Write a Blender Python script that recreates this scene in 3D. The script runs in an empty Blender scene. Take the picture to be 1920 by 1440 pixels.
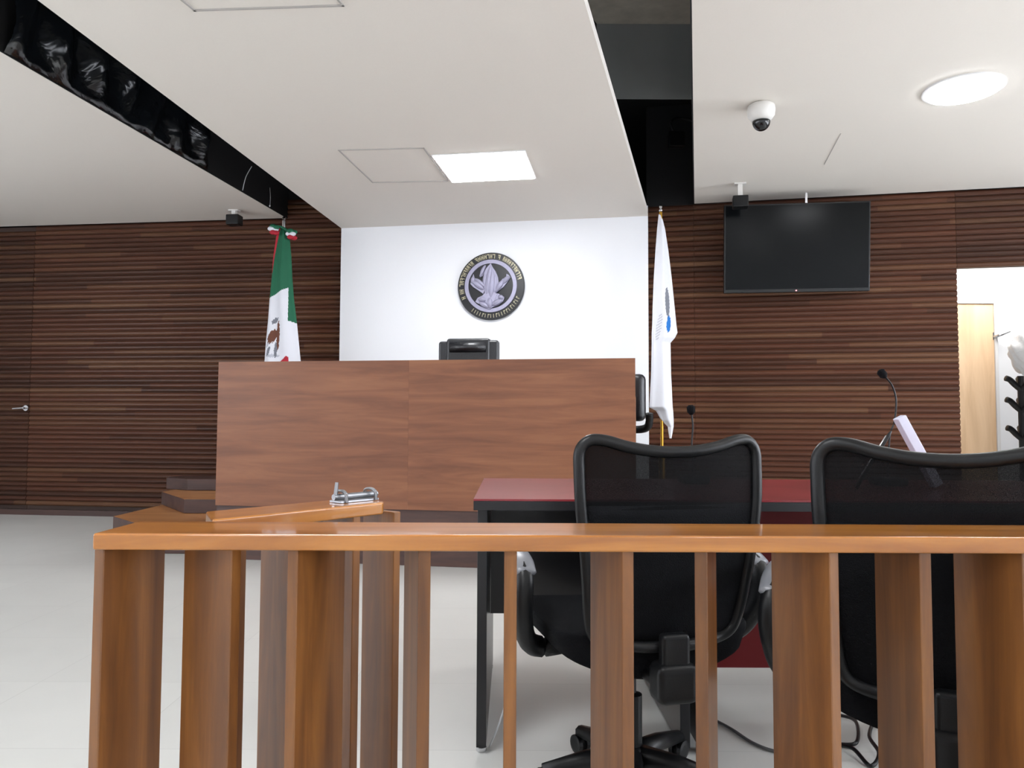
import bpy, bmesh, math, random
from mathutils import Vector, Matrix
random.seed(7)
PI = math.pi
SC = bpy.context.scene
COL = SC.collection

# ------------------------------------------------------------------ camera, world, exposure
F = 1442.0                    # focal length in pixels of the 1920x1440 frame
EYE = Vector((0, 0, 1.0))
PITCH = math.radians(2.86)
ROLL = math.radians(0.25)
fwd = Vector((0, math.cos(PITCH), math.sin(PITCH)))
r0 = Vector((1, 0, 0)); u0 = Vector((0, -math.sin(PITCH), math.cos(PITCH)))
RGT = r0 * math.cos(ROLL) + u0 * math.sin(ROLL)
UPV = u0 * math.cos(ROLL) - r0 * math.sin(ROLL)
cam_d = bpy.data.cameras.new('camera')
cam_d.sensor_width = 36; cam_d.lens = F / 1920 * 36; cam_d.clip_start = 0.05
cam = bpy.data.objects.new('camera', cam_d); COL.objects.link(cam)
M3 = Matrix((RGT, UPV, -fwd)).transposed()
cam.matrix_world = Matrix.Translation(EYE) @ M3.to_4x4()
SC.camera = cam
cam_d.dof.use_dof = False
w = bpy.data.worlds.new('world'); SC.world = w; w.use_nodes = True
w.node_tree.nodes['Background'].inputs[0].default_value = (0.5, 0.52, 0.55, 1)
w.node_tree.nodes['Background'].inputs[1].default_value = 0.2
SC.view_settings.view_transform = 'Standard'; SC.view_settings.look = 'None'
SC.view_settings.gamma = 1; SC.view_settings.use_curve_mapping = False
SC.view_settings.exposure = 1.86
LAMP = 10.0                   # radiance of the ceiling lamps
try:
    SC.cycles.max_bounces = 10; SC.cycles.diffuse_bounces = 6
except Exception: pass

def ray(px, py):
    return (fwd + RGT * ((px - 960) / F) + UPV * ((720 - py) / F))
def onz(px, py, z):           # where a sight line meets a level plane
    d = ray(px, py); return EYE + d * ((z - EYE.z) / d.z)
def ony(px, py, Y):           # where it meets the plane at depth Y
    d = ray(px, py); return EYE + d * (Y / d.y)

# ------------------------------------------------------------------ materials
def nt(name):
    m = bpy.data.materials.new(name); m.use_nodes = True
    t = m.node_tree; b = t.nodes['Principled BSDF']
    return m, t, b
def lin(c):
    return tuple(((x / 255) / 12.92 if x <= 10 else (((x / 255) + .055) / 1.055) ** 2.4) for x in c) + (1,)
def plain(name, rgb, rough=.5, metal=0, spec=.5, bump=0, bscale=60, var=0, coat=0):
    m, t, b = nt(name)
    b.inputs['Base Color'].default_value = lin(rgb)
    b.inputs['Roughness'].default_value = rough; b.inputs['Metallic'].default_value = metal
    b.inputs['Specular IOR Level'].default_value = spec
    if coat: b.inputs['Coat Weight'].default_value = coat; b.inputs['Coat Roughness'].default_value = .08
    tc = t.nodes.new('ShaderNodeTexCoord')
    n = t.nodes.new('ShaderNodeTexNoise'); n.inputs['Scale'].default_value = bscale; n.inputs['Detail'].default_value = 4
    t.links.new(tc.outputs['Object'], n.inputs['Vector'])
    if var:
        mx = t.nodes.new('ShaderNodeMix'); mx.data_type = 'RGBA'
        c = lin(rgb); mx.inputs[6].default_value = tuple(x * (1 - var) for x in c[:3]) + (1,)
        mx.inputs[7].default_value = tuple(min(1, x * (1 + var)) for x in c[:3]) + (1,)
        t.links.new(n.outputs['Fac'], mx.inputs[0]); t.links.new(mx.outputs[2], b.inputs['Base Color'])
    if bump:
        bp = t.nodes.new('ShaderNodeBump'); bp.inputs['Strength'].default_value = bump; bp.inputs['Distance'].default_value = .01
        t.links.new(n.outputs['Fac'], bp.inputs['Height']); t.links.new(bp.outputs['Normal'], b.inputs['Normal'])
    return m
def wood(name, c1, c2, c3, grain=(1.2, 14, 14), rough=.3, coat=0.3, rnd=.25, detail=6, streak=None, bump=.03):
    """grain: noise frequency along x, y, z - the small one runs with the fibres"""
    m, t, b = nt(name)
    L = t.links.new
    tc = t.nodes.new('ShaderNodeTexCoord'); mp = t.nodes.new('ShaderNodeMapping')
    mp.inputs['Scale'].default_value = grain
    oi = t.nodes.new('ShaderNodeObjectInfo')
    mul = t.nodes.new('ShaderNodeVectorMath'); mul.operation = 'SCALE'; mul.inputs[0].default_value = (37, 19, 53)
    L(oi.outputs['Random'], mul.inputs['Scale'])
    L(tc.outputs['Object'], mp.inputs['Vector']); L(mul.outputs[0], mp.inputs['Location'])
    n = t.nodes.new('ShaderNodeTexNoise'); n.inputs['Scale'].default_value = 1; n.inputs['Detail'].default_value = detail
    n.inputs['Distortion'].default_value = .6; n.inputs['Roughness'].default_value = .6
    L(mp.outputs[0], n.inputs['Vector'])
    r = t.nodes.new('ShaderNodeValToRGB')
    r.color_ramp.elements[0].position = .3; r.color_ramp.elements[0].color = lin(c1)
    r.color_ramp.elements[1].position = .72; r.color_ramp.elements[1].color = lin(c3)
    e = r.color_ramp.elements.new(.5); e.color = lin(c2)
    L(n.outputs['Fac'], r.inputs[0])
    hv = t.nodes.new('ShaderNodeHueSaturation')
    mr = t.nodes.new('ShaderNodeMapRange'); mr.inputs[3].default_value = 1 - rnd; mr.inputs[4].default_value = 1 + rnd
    L(oi.outputs['Random'], mr.inputs[0]); L(mr.outputs[0], hv.inputs['Value'])
    L(r.outputs[0], hv.inputs['Color'])
    L(hv.outputs[0], b.inputs['Base Color'])
    b.inputs['Roughness'].default_value = rough
    b.inputs['Coat Weight'].default_value = coat; b.inputs['Coat Roughness'].default_value = .06 if coat > .6 else .12
    bp = t.nodes.new('ShaderNodeBump'); bp.inputs['Strength'].default_value = bump; bp.inputs['Distance'].default_value = .01
    L(n.outputs['Fac'], bp.inputs['Height']); L(bp.outputs['Normal'], b.inputs['Normal'])
    return m
PITCH_S = .05
def slat_mat(name, k=1.0):
    m, t, b = nt(name); L = t.links.new
    tc = t.nodes.new('ShaderNodeTexCoord'); sp = t.nodes.new('ShaderNodeSeparateXYZ'); L(tc.outputs['Object'], sp.inputs[0])
    dv = t.nodes.new('ShaderNodeMath'); dv.operation = 'DIVIDE'; dv.inputs[1].default_value = PITCH_S; L(sp.outputs['Z'], dv.inputs[0])
    fl = t.nodes.new('ShaderNodeMath'); fl.operation = 'FLOOR'; L(dv.outputs[0], fl.inputs[0])
    # boards change tone every couple of metres, at a joint that differs from slat to slat
    wn0 = t.nodes.new('ShaderNodeTexWhiteNoise'); wn0.noise_dimensions = '1D'; L(fl.outputs[0], wn0.inputs['W'])
    ad = t.nodes.new('ShaderNodeMath'); ad.operation = 'MULTIPLY_ADD'; ad.inputs[1].default_value = .42; L(sp.outputs['X'], ad.inputs[0]); L(wn0.outputs['Value'], ad.inputs[2])
    fx = t.nodes.new('ShaderNodeMath'); fx.operation = 'FLOOR'; L(ad.outputs[0], fx.inputs[0])
    cb = t.nodes.new('ShaderNodeCombineXYZ'); L(fl.outputs[0], cb.inputs[0]); L(fx.outputs[0], cb.inputs[1])
    wn = t.nodes.new('ShaderNodeTexWhiteNoise'); wn.noise_dimensions = '3D'; L(cb.outputs[0], wn.inputs['Vector'])
    mp = t.nodes.new('ShaderNodeMapping'); mp.inputs['Scale'].default_value = (1.1, 30, 38); L(tc.outputs['Object'], mp.inputs['Vector'])
    n = t.nodes.new('ShaderNodeTexNoise'); n.inputs['Scale'].default_value = 1; n.inputs['Detail'].default_value = 5; L(mp.outputs[0], n.inputs['Vector'])
    mx = t.nodes.new('ShaderNodeMath'); mx.operation = 'MULTIPLY_ADD'; mx.inputs[1].default_value = .62; L(wn.outputs['Value'], mx.inputs[0])
    m2 = t.nodes.new('ShaderNodeMath'); m2.operation = 'MULTIPLY'; m2.inputs[1].default_value = .42; L(n.outputs['Fac'], m2.inputs[0]); L(m2.outputs[0], mx.inputs[2])
    r = t.nodes.new('ShaderNodeValToRGB'); cr = r.color_ramp
    def kk(c): return tuple(x * k for x in lin(c)[:3]) + (1,)
    cr.elements[0].position = 0; cr.elements[0].color = kk((54, 34, 24))
    cr.elements[1].position = 1; cr.elements[1].color = kk((134, 102, 76))
    for p, c in ((.3, (72, 42, 28)), (.55, (86, 50, 34)), (.75, (96, 64, 44)), (.9, (108, 76, 54))):
        e = cr.elements.new(p); e.color = kk(c)
    L(mx.outputs[0], r.inputs[0]); L(r.outputs[0], b.inputs['Base Color'])
    b.inputs['Roughness'].default_value = .42; b.inputs['Specular IOR Level'].default_value = .22; b.inputs['Coat Weight'].default_value = .05; b.inputs['Coat Roughness'].default_value = .25
    return m
def emit(name, rgb, s):
    m, t, b = nt(name)
    b.inputs['Base Color'].default_value = (.8, .8, .8, 1)
    b.inputs['Emission Color'].default_value = lin(rgb); b.inputs['Emission Strength'].default_value = s
    return m

MT = {}
MT['ceil'] = plain('ceiling_paint', (226, 221, 213), .85, bump=.05, bscale=90, var=.015)
MT['white'] = plain('white_wall_paint', (236, 238, 242), .7, bump=.04, bscale=70, var=.01)
MT['black'] = plain('void_black_paint', (17, 18, 20), .8, var=.2, bscale=2)
MT['concrete'] = plain('dark_concrete', (185, 180, 168), .9, bump=.3, bscale=12, var=.25)
MT['beam'] = plain('shaded_duct_grey', (140, 144, 144), .9, var=.15, bscale=4)
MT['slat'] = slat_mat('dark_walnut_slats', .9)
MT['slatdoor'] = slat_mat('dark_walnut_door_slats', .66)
MT['backing'] = plain('slat_backing', (56, 38, 30), .7, var=.2, bscale=5)
MT['bench'] = wood('walnut_veneer', (112, 66, 42), (130, 80, 52), (146, 94, 62), (1.3, 10, 15), .45, .05, 0.03, bump=.01)
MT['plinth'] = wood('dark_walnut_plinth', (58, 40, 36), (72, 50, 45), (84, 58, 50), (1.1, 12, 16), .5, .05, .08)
MT['rail'] = wood('varnished_cedar', (140, 82, 28), (170, 106, 38), (196, 132, 58), (1.6, 22, 22), .28, .8, .05)
MT['board'] = wood('varnished_cedar_upright', (88, 52, 24), (114, 70, 30), (140, 90, 40), (20, 20, 1.6), .4, .12, .12)
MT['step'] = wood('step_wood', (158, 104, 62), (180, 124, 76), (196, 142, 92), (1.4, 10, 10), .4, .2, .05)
MT['tanwood'] = wood('pale_birch_door', (214, 178, 140), (226, 192, 154), (236, 204, 168), (8, 8, 1.0), .5, 0, .03)
MT['blackfab'] = plain('black_fabric', (13, 14, 17), .9, spec=.15, bump=.4, bscale=400, var=.2)
MT['blackpl'] = plain('black_plastic', (14, 15, 17), .4, spec=.35, bump=.05, bscale=200, var=.1)
MT['greypl'] = plain('grey_arm_pad', (120, 122, 128), .35, var=.05)
MT['leather'] = plain('black_leather', (18, 20, 25), .4, bump=.25, bscale=120, coat=.3, var=.1)
MT['screen'] = plain('dark_glass', (8, 10, 12), .2, spec=.14)
MT['tvframe'] = plain('tv_bezel', (14, 15, 17), .3, spec=.4)
MT['red'] = wood('dark_red_laminate', (110, 30, 36), (124, 36, 42), (134, 42, 48), (3, 3, 3), .3, .2, .02, bump=0)
MT['redpanel'] = plain('dark_red_panel', (92, 16, 20), .5, spec=.2, var=.06, bscale=4)
MT['deskblk'] = plain('black_laminate', (24, 24, 27), .3, var=.1)
MT['chrome'] = plain('brushed_steel', (200, 200, 202), .25, 1)
MT['latchsteel'] = plain('dull_steel', (150, 152, 156), .42, 1)
MT['brass'] = plain('brass', (196, 150, 60), .3, 1)
MT['silver'] = plain('silver_relief', (158, 156, 178), .5, .35, var=.12, bscale=30)
MT['gold'] = plain('aged_gold_lettering', (172, 166, 140), .4, .5, var=.3, bscale=40)
MT['medal'] = plain('medallion_black', (22, 23, 28), .35, var=.2)
MT['green'] = plain('flag_green', (20, 98, 68), .75, bump=.2, bscale=300, var=.08)
MT['fwhite'] = plain('flag_white', (226, 228, 236), .8, bump=.2, bscale=300, var=.03)
MT['fred'] = plain('flag_red', (176, 30, 48), .75, bump=.2, bscale=300, var=.08)
MT['fbrown'] = plain('flag_eagle_brown', (104, 62, 46), .8, var=.3, bscale=40)
MT['fgrey'] = plain('flag_print_grey', (120, 124, 134), .8, var=.2, bscale=60)
MT['fsilver'] = plain('flag_print_pale_grey', (186, 190, 202), .8, var=.1, bscale=60)
MT['fblue'] = plain('flag_print_blue', (24, 110, 190), .8, var=.15, bscale=40)
MT['lamp'] = emit('lamp_diffuser', (250, 252, 255), LAMP)
MT['lampround'] = emit('round_lamp_diffuser', (250, 252, 255), LAMP)
MT['lampwarm'] = emit('side_room_diffuser', (255, 253, 250), LAMP * .5)
MT['lampframe'] = plain('lamp_frame', (225, 225, 225), .5)
MT['domewhite'] = plain('dome_housing', (222, 220, 216), .4)
MT['domeblack'] = plain('dome_glass', (16, 16, 18), .12)
MT['paper'] = plain('white_card', (205, 206, 224), .5, var=.03)
MT['bag'] = plain('white_plastic_bag', (214, 214, 214), .35, bump=.6, bscale=25, var=.05)
MT['cable'] = plain('grey_cable', (96, 96, 98), .5)
MT['wire'] = plain('pale_wire', (190, 192, 194), .4)
def sheeting():
    m, t, b = nt('black_plastic_sheet'); L = t.links.new
    b.inputs['Base Color'].default_value = lin((20, 24, 28)); b.inputs['Roughness'].default_value = .16
    b.inputs['Specular IOR Level'].default_value = .8
    tc = t.nodes.new('ShaderNodeTexCoord')
    n = t.nodes.new('ShaderNodeTexNoise'); n.inputs['Scale'].default_value = 3.2; n.inputs['Detail'].default_value = 3; n.inputs['Distortion'].default_value = 1.6
    L(tc.outputs['Object'], n.inputs['Vector'])
    bp = t.nodes.new('ShaderNodeBump'); bp.inputs['Strength'].default_value = .3; bp.inputs['Distance'].default_value = .05
    L(n.outputs['Fac'], bp.inputs['Height']); L(bp.outputs['Normal'], b.inputs['Normal'])
    return m
MT['sheet'] = sheeting()
def mesh_fabric():
    m, t, b = nt('see_through_mesh'); L = t.links.new
    b.inputs['Base Color'].default_value = lin((9, 10, 12)); b.inputs['Roughness'].default_value = .7; b.inputs['Specular IOR Level'].default_value = .1
    tc = t.nodes.new('ShaderNodeTexCoord'); wv = t.nodes.new('ShaderNodeTexNoise'); wv.inputs['Scale'].default_value = 900
    L(tc.outputs['Object'], wv.inputs['Vector'])
    mr = t.nodes.new('ShaderNodeMapRange'); mr.inputs[1].default_value = .35; mr.inputs[2].default_value = .65
    mr.inputs[3].default_value = .95; mr.inputs[4].default_value = 1.0
    L(wv.outputs['Fac'], mr.inputs[0]); L(mr.outputs[0], b.inputs['Alpha'])
    return m
MT['mesh'] = mesh_fabric()
def floor_mat():
    m, t, b = nt('pale_floor_tile'); L = t.links.new
    tc = t.nodes.new('ShaderNodeTexCoord')
    br = t.nodes.new('ShaderNodeTexBrick'); br.offset = 0
    br.inputs['Scale'].default_value = 1; br.inputs['Brick Width'].default_value = .6; br.inputs['Row Height'].default_value = .6
    br.inputs['Mortar Size'].default_value = .0018; br.inputs['Mortar Smooth'].default_value = .3
    br.inputs['Color1'].default_value = lin((214, 215, 212)); br.inputs['Color2'].default_value = lin((209, 210, 207)); br.inputs['Mortar'].default_value = lin((196, 197, 194))
    L(tc.outputs['Object'], br.inputs['Vector'])
    n = t.nodes.new('ShaderNodeTexNoise'); n.inputs['Scale'].default_value = 3; n.inputs['Detail'].default_value = 6
    L(tc.outputs['Object'], n.inputs['Vector'])
    mx = t.nodes.new('ShaderNodeMix'); mx.data_type = 'RGBA'; mx.blend_type = 'MULTIPLY'; mx.inputs[0].default_value = .1
    L(br.outputs['Color'], mx.inputs[6]); L(n.outputs['Fac'], mx.inputs[7]); L(mx.outputs[2], b.inputs['Base Color'])
    b.inputs['Roughness'].default_value = .32; b.inputs['Specular IOR Level'].default_value = .4
    return m
MT['floor'] = floor_mat()

# ------------------------------------------------------------------ mesh helpers
def link(name, bm, mats, parent=None, smooth=False, bevel=0, sub=0, loc=None, rot=None, solid=0):
    me = bpy.data.meshes.new(name); bmesh.ops.recalc_face_normals(bm, faces=bm.faces)
    bm.to_mesh(me); bm.free()
    if not isinstance(mats, (list, tuple)): mats = [mats]
    for m in mats: me.materials.append(MT[m])
    if smooth: me.polygons.foreach_set('use_smooth', [True] * len(me.polygons))
    o = bpy.data.objects.new(name, me); COL.objects.link(o)
    if parent: o.parent = parent
    if loc is not None: o.location = loc
    if rot is not None: o.rotation_euler = rot
    if solid: md = o.modifiers.new('s', 'SOLIDIFY'); md.thickness = solid; md.offset = 0
    if bevel:
        md = o.modifiers.new('b', 'BEVEL'); md.width = bevel; md.segments = 3; md.limit_method = 'ANGLE'
        me.polygons.foreach_set('use_smooth', [True] * len(me.polygons))
        md2 = o.modifiers.new('w', 'WEIGHTED_NORMAL') 
    if sub: md = o.modifiers.new('u', 'SUBSURF'); md.levels = sub; md.render_levels = sub
    return o
def B(): return bmesh.new()
def box(bm, x0, y0, z0, x1, y1, z1, M=None, mi=0):
    vs = [bm.verts.new((x, y, z)) for x in (x0, x1) for y in (y0, y1) for z in (z0, z1)]
    if M is not None:
        for v in vs: v.co = M @ v.co
    for f in ((0, 1, 3, 2), (4, 6, 7, 5), (0, 4, 5, 1), (2, 3, 7, 6), (0, 2, 6, 4), (1, 5, 7, 3)):
        fc = bm.faces.new([vs[i] for i in f]); fc.material_index = mi
    return bm
def prism(bm, pts, z0, z1, M=None, mi=0):      # polygon in xy pushed from z0 to z1
    a = [bm.verts.new((p[0], p[1], z0)) for p in pts]; b = [bm.verts.new((p[0], p[1], z1)) for p in pts]
    if M is not None:
        for v in a + b: v.co = M @ v.co
    fs = [bm.faces.new(a[::-1]), bm.faces.new(b)]
    n = len(pts)
    for i in range(n): fs.append(bm.faces.new((a[i], a[(i + 1) % n], b[(i + 1) % n], b[i])))
    for f in fs: f.material_index = mi
    return bm
def smoothpath(pts, n=8, closed=False):
    P = [Vector(p) for p in pts]; out = []; N = len(P)
    rng = N if closed else N - 1
    for i in range(rng):
        p0 = P[(i - 1) % N] if (closed or i > 0) else P[0]; p1 = P[i]; p2 = P[(i + 1) % N]
        p3 = P[(i + 2) % N] if (closed or i + 2 < N) else P[-1]
        for k in range(n):
            t = k / n
            out.append(.5 * ((2 * p1) + (-p0 + p2) * t + (2 * p0 - 5 * p1 + 4 * p2 - p3) * t * t + (-p0 + 3 * p1 - 3 * p2 + p3) * t ** 3))
    if not closed: out.append(P[-1])
    return out
def tube(bm, pts, r, seg=10, closed=False, flat=1.0, mi=0, upref=(0, 0, 1)):
    """r: a radius or one per point; flat squashes the section along the second axis"""
    N = len(pts); P = [Vector(p) for p in pts]
    R = r if isinstance(r, (list, tuple)) else [r] * N
    rings = []
    for i in range(N):
        a = P[(i - 1) % N] if (closed or i > 0) else P[i]; b = P[(i + 1) % N] if (closed or i < N - 1) else P[i]
        d = (b - a).normalized(); u = Vector(upref)
        if abs(d.dot(u)) > .95: u = Vector((1, 0, 0)) if abs(d.x) < .9 else Vector((0, 1, 0))
        s = d.cross(u).normalized(); t = s.cross(d).normalized()
        rings.append([bm.verts.new(P[i] + (s * math.cos(2 * PI * k / seg) + t * math.sin(2 * PI * k / seg) * flat) * R[i]) for k in range(seg)])
    for i in range(N if closed else N - 1):
        A = rings[i]; C = rings[(i + 1) % N]
        for k in range(seg): bm.faces.new((A[k], A[(k + 1) % seg], C[(k + 1) % seg], C[k])).material_index = mi
    if not closed:
        bm.faces.new(rings[0][::-1]).material_index = mi; bm.faces.new(rings[-1]).material_index = mi
    return bm
def lathe(bm, prof, seg=24, M=None, mi=0):     # prof: (radius, z) from bottom to top
    rings = []
    for r, z in prof:
        ring = [bm.verts.new((max(r, .0004) * math.cos(2 * PI * k / seg), max(r, .0004) * math.sin(2 * PI * k / seg), z)) for k in range(seg)]
        if M is not None:
            for v in ring: v.co = M @ v.co
        rings.append(ring)
    for a, b in zip(rings, rings[1:]):
        for k in range(seg): bm.faces.new((a[k], a[(k + 1) % seg], b[(k + 1) % seg], b[k])).material_index = mi
    bm.faces.new(rings[0][::-1]).material_index = mi; bm.faces.new(rings[-1]).material_index = mi
    return bm
def thing(name, label, cat, loc=(0, 0, 0), rz=0, group=None):
    o = bpy.data.objects.new(name, None); COL.objects.link(o); o.empty_display_size = .1
    o.location = loc; o.rotation_euler = (0, 0, rz); o['label'] = label; o['category'] = cat
    if group: o['group'] = group
    return o
def tag(o, label, cat, group=None):
    o['label'] = label; o['category'] = cat
    if group: o['group'] = group
    return o
def struct(name, bm, m, **k):
    o = link(name, bm, m, **k); o['kind'] = 'structure'; return o
def dup(root, loc, rz, label):
    r = root.copy(); COL.objects.link(r); r.location = loc; r.rotation_euler = (0, 0, rz); r['label'] = label
    for ch in list(root.children):
        c = ch.copy(); COL.objects.link(c); c.parent = r
        for g in ch.children:
            d = g.copy(); COL.objects.link(d); d.parent = c
    return r

# ------------------------------------------------------------------ room shell
ZS, ZC = 3.10, 2.96           # underside of the side ceilings and of the middle one
b = B(); box(b, -7.4, -3.2, -.1, 7.2, 10.2, 0); struct('floor', b, 'floor')
def line(p, q, Y): return p[0] + (q[0] - p[0]) * (Y - p[1]) / (q[1] - p[1])
LA, LB = onz(0, 97, ZS), onz(530, 405, ZS)          # slot edge of the left ceiling
CA, CB = onz(70, 0, ZC), onz(640, 428, ZC)          # left edge of the middle ceiling
DA, DB = onz(1095, 0, ZC), onz(1215, 405, ZC)       # right edge of the middle ceiling
RA, RB = onz(1297, 0, ZS), onz(1302, 382, ZS)       # slot edge of the right ceiling
WL0 = onz(0, 425, ZS); WL1 = onz(530, 409, ZS)      # top of the left slatted wall
WR0 = RB; WR1 = onz(1920, 350, ZS)                  # top of the right slatted wall
kL = (WL1.y - WL0.y) / (WL1.x - WL0.x); kR = (WR1.y - WR0.y) / (WR1.x - WR0.x)
yL = lambda x: WL0.y + kL * (x - WL0.x)
yR = lambda x: WR0.y + kR * (x - WR0.x)
print('geom', LA, LB, CA, CB, DA, DB, RA, RB, 'kL', kL, 'kR', kR)
Yb = -3.0
b = B(); prism(b, [(-7.2, Yb), (line(LA, LB, Yb), Yb), (line(LA, LB, yL(LB.x)), yL(LB.x)), (-7.2, yL(-7.2))], ZS, ZS + .12); struct('ceiling', b, 'ceil')
b = B(); prism(b, [(line(CA, CB, Yb), Yb), (line(DA, DB, Yb), Yb), (DB.x, DB.y), (CB.x, CB.y)], ZC, ZC + .06); struct('ceiling', b, 'ceil')
b = B(); prism(b, [(line(RA, RB, Yb), Yb), (7.0, Yb), (7.0, yR(7.0)), (RB.x, RB.y)], ZS, ZS + .12); struct('ceiling', b, 'ceil')
# the dark void above the slots
b = B(); box(b, -7.2, Yb, 4.1, 7, 10, 4.2); struct('ceiling', b, 'black')
def upstand(A, Bp, side):     # black vertical lining above a slot edge
    y1 = 7.9; b = B(); x0 = line(A, Bp, Yb); x1 = line(A, Bp, y1)
    prism(b, [(x0, Yb), (x0 + side * .008, Yb), (x1 + side * .008, y1), (x1, y1)], ZS + .0005, 4.1)
    return b
struct('trim_1', upstand(LA + Vector((.001, 0, 0)), LB + Vector((.001, 0, 0)), 1), 'black')
struct('trim_2', upstand(RA - Vector((.001, 0, 0)), RB - Vector((.001, 0, 0)), -1), 'black')
# concrete seen up the right slot: a lit slab, then a deep beam
p = ony(1200, 45, 5.6); q = ony(1200, 185, 5.6)
xa, xb = line(DA, DB, 5.6) - .25, line(RA, RB, 5.6) - .0
b = B(); prism(b, [(-.9, 2.6), (line(RA, RB, 2.6), 2.6), (xb, 5.6), (xa, 5.6)], p.z, 4.09); struct('trim_3', b, 'concrete')
b = B(); prism(b, [(xa, 5.601), (xb, 5.601), (xb, 5.61), (xa, 5.61)], q.z, 4.09); struct('trim_4', b, 'beam')

def slats(bm, x0, x1, z0, z1, depth=.021, mi=0):
    """horizontal battens on a backing board; local x along the wall, front faces -y"""
    box(bm, x0, 0, z0, x1, .05, z1, mi=1)
    n = int(round(z0 / PITCH_S)); z = n * PITCH_S
    while z + .046 <= z1 + 1e-6:
        if z >= z0 - 1e-6:
            pr = [(0, z), (-depth * .5, z), (-depth, z + .014), (-depth, z + .030), (-depth * .4, z + .046), (0, z + .046)]
            a = [bm.verts.new((x0, p[0], p[1])) for p in pr]; c = [bm.verts.new((x1, p[0], p[1])) for p in pr]
            bm.faces.new(a).material_index = mi; bm.faces.new(c[::-1]).material_index = mi
            for i in range(len(pr)):
                j = (i + 1) % len(pr); bm.faces.new((a[i], c[i], c[j], a[j])).material_index = mi
        z += PITCH_S
    return bm
# left wall: local frame runs along the wall from WL0
aL = math.atan(kL); aR = math.atan(kR)
def lx(p, O, a): return (p[0] - O[0]) * math.cos(a) + (p[1] - O[1]) * math.sin(a)
OL = Vector((WL0.x, WL0.y, 0)); OR = Vector((WR0.x, WR0.y, 0))
xd = lx(ony(55, 700, yL(-5.1)), OL, aL)              # door joint
xs = lx(LB, OL, aL); xe = lx((CB.x, yL(CB.x)), OL, aL) + .03
b = B(); slats(b, xd + .004, xs, .06, ZS); slats(b, xs, xe, .06, 3.3); box(b, xs - .3, 0, 3.302, xe, .05, 4.09, mi=2); slats(b, -2.0, xd - .95, .06, ZS)
struct('wall_left', b, ['slat', 'backing', 'black'], loc=OL + Vector((0, .03, 0)), rot=(0, 0, aL))
b = B(); box(b, -2.0, -.03, 0, xe, .02, .058); struct('baseboard_left', b, 'plinth', loc=OL + Vector((0, .03, 0)), rot=(0, 0, aL))
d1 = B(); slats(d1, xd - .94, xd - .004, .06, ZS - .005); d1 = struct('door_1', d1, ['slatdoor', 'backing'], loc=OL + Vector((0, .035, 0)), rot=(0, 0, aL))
hp = ony(44, 765, yL(-5.15)); hx = lx(hp, OL, aL)
b = B(); tube(b, [(hx + .03, -.03, hp.z), (hx + .03, -.085, hp.z)], .012); tube(b, [(hx + .035, -.08, hp.z), (hx - .09, -.08, hp.z - .008)], .01); lathe(b, [(.03, -.01), (.03, .01)], 20, Matrix.Translation((hx + .03, -.035, hp.z)) @ Matrix.Rotation(PI / 2, 4, 'X'))
link('door_handle', b, 'chrome', parent=d1, smooth=False)['label'] = 'steel lever handle'
# white wall in the middle
ux = (DB - CB); aW = math.atan2(ux.y, ux.x); wW = Vector((ux.x, ux.y)).length
b = B(); box(b, 0, 0, 0, wW, .3, ZC + .1); struct('wall_back', b, 'white', loc=(CB.x, CB.y, 0), rot=(0, 0, aW))
# right wall with the doorway
jx = lx(ony(1787, 640, 6.97), OR, aR); hz = ony(1850, 505, yR(4.3)).z
x00 = lx((DB.x, yR(DB.x)), OR, aR) + .02; jx2 = jx + 1.25
b = B(); slats(b, x00, -.002, .06, 3.1); box(b, x00, 0, 3.102, .3, .05, 4.09, mi=2); slats(b, 0, jx, .06, ZS); slats(b, jx2, 5.4, .06, ZS)
struct('wall_right', b, ['slat', 'backing', 'black'], loc=OR + Vector((0, .03, 0)), rot=(0, 0, aR))
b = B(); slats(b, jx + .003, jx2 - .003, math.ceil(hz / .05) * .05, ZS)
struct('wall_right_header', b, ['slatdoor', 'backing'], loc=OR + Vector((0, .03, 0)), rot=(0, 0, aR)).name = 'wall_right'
b = B(); box(b, x00, -.02, 0, jx, .02, .058); struct('baseboard_right', b, 'plinth', loc=OR + Vector((0, .03, 0)), rot=(0, 0, aR))
# room behind the camera and to the sides
b = B(); box(b, -7.4, -3.2, 0, 7.2, -3.0, 4.2); struct('wall_front', b, 'white')
b = B(); box(b, -7.4, -3.0, 0, -7.2, 10.2, 4.2); struct('wall_side_left', b, 'white').name = 'wall_left'
b = B(); box(b, 7.0, -3.0, 0, 7.2, 10.2, 4.2); struct('wall_side_right', b, 'white').name = 'wall_right'
b = B(); box(b, -7.4, 10.0, 0, 7.2, 10.2, 4.2); struct('wall_rear', b, 'black').name = 'wall_back'
MT['daylight'] = emit('window_daylight', (240, 245, 255), 3.0)  # glow of the added fill panels on the right
MT['daylightleft'] = emit('window_daylight_blinds', (240, 245, 255), 1.5)  # weaker added fill glow on the left, no blinds
nw = 0
for (side, X) in ((-1, 6.999), (1, -7.199)):  # window-shaped glowing panels, added out of view to brighten ceiling and walls
    for (y0, y1) in ((-2.4, -.2), (.3, 2.5), (3.0, 5.2)):
        nw += 1; b = B(); box(b, X, y0, 1.0, X + side * .01, y1, 2.7); wn_ = struct('window_%d' % nw, b, 'daylight' if side < 0 else 'daylightleft')
        b = B()
        for yy in (y0 - .04, (y0 + y1) / 2 - .02, y1): box(b, X, yy, .96, X + side * .05, yy + .04, 2.74)
        for zz in (.96, 2.7): box(b, X, y0 - .04, zz, X + side * .05, y1 + .04, zz + .04)
        f_ = struct('window_frame', b, 'lampframe'); f_.parent = wn_
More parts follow.
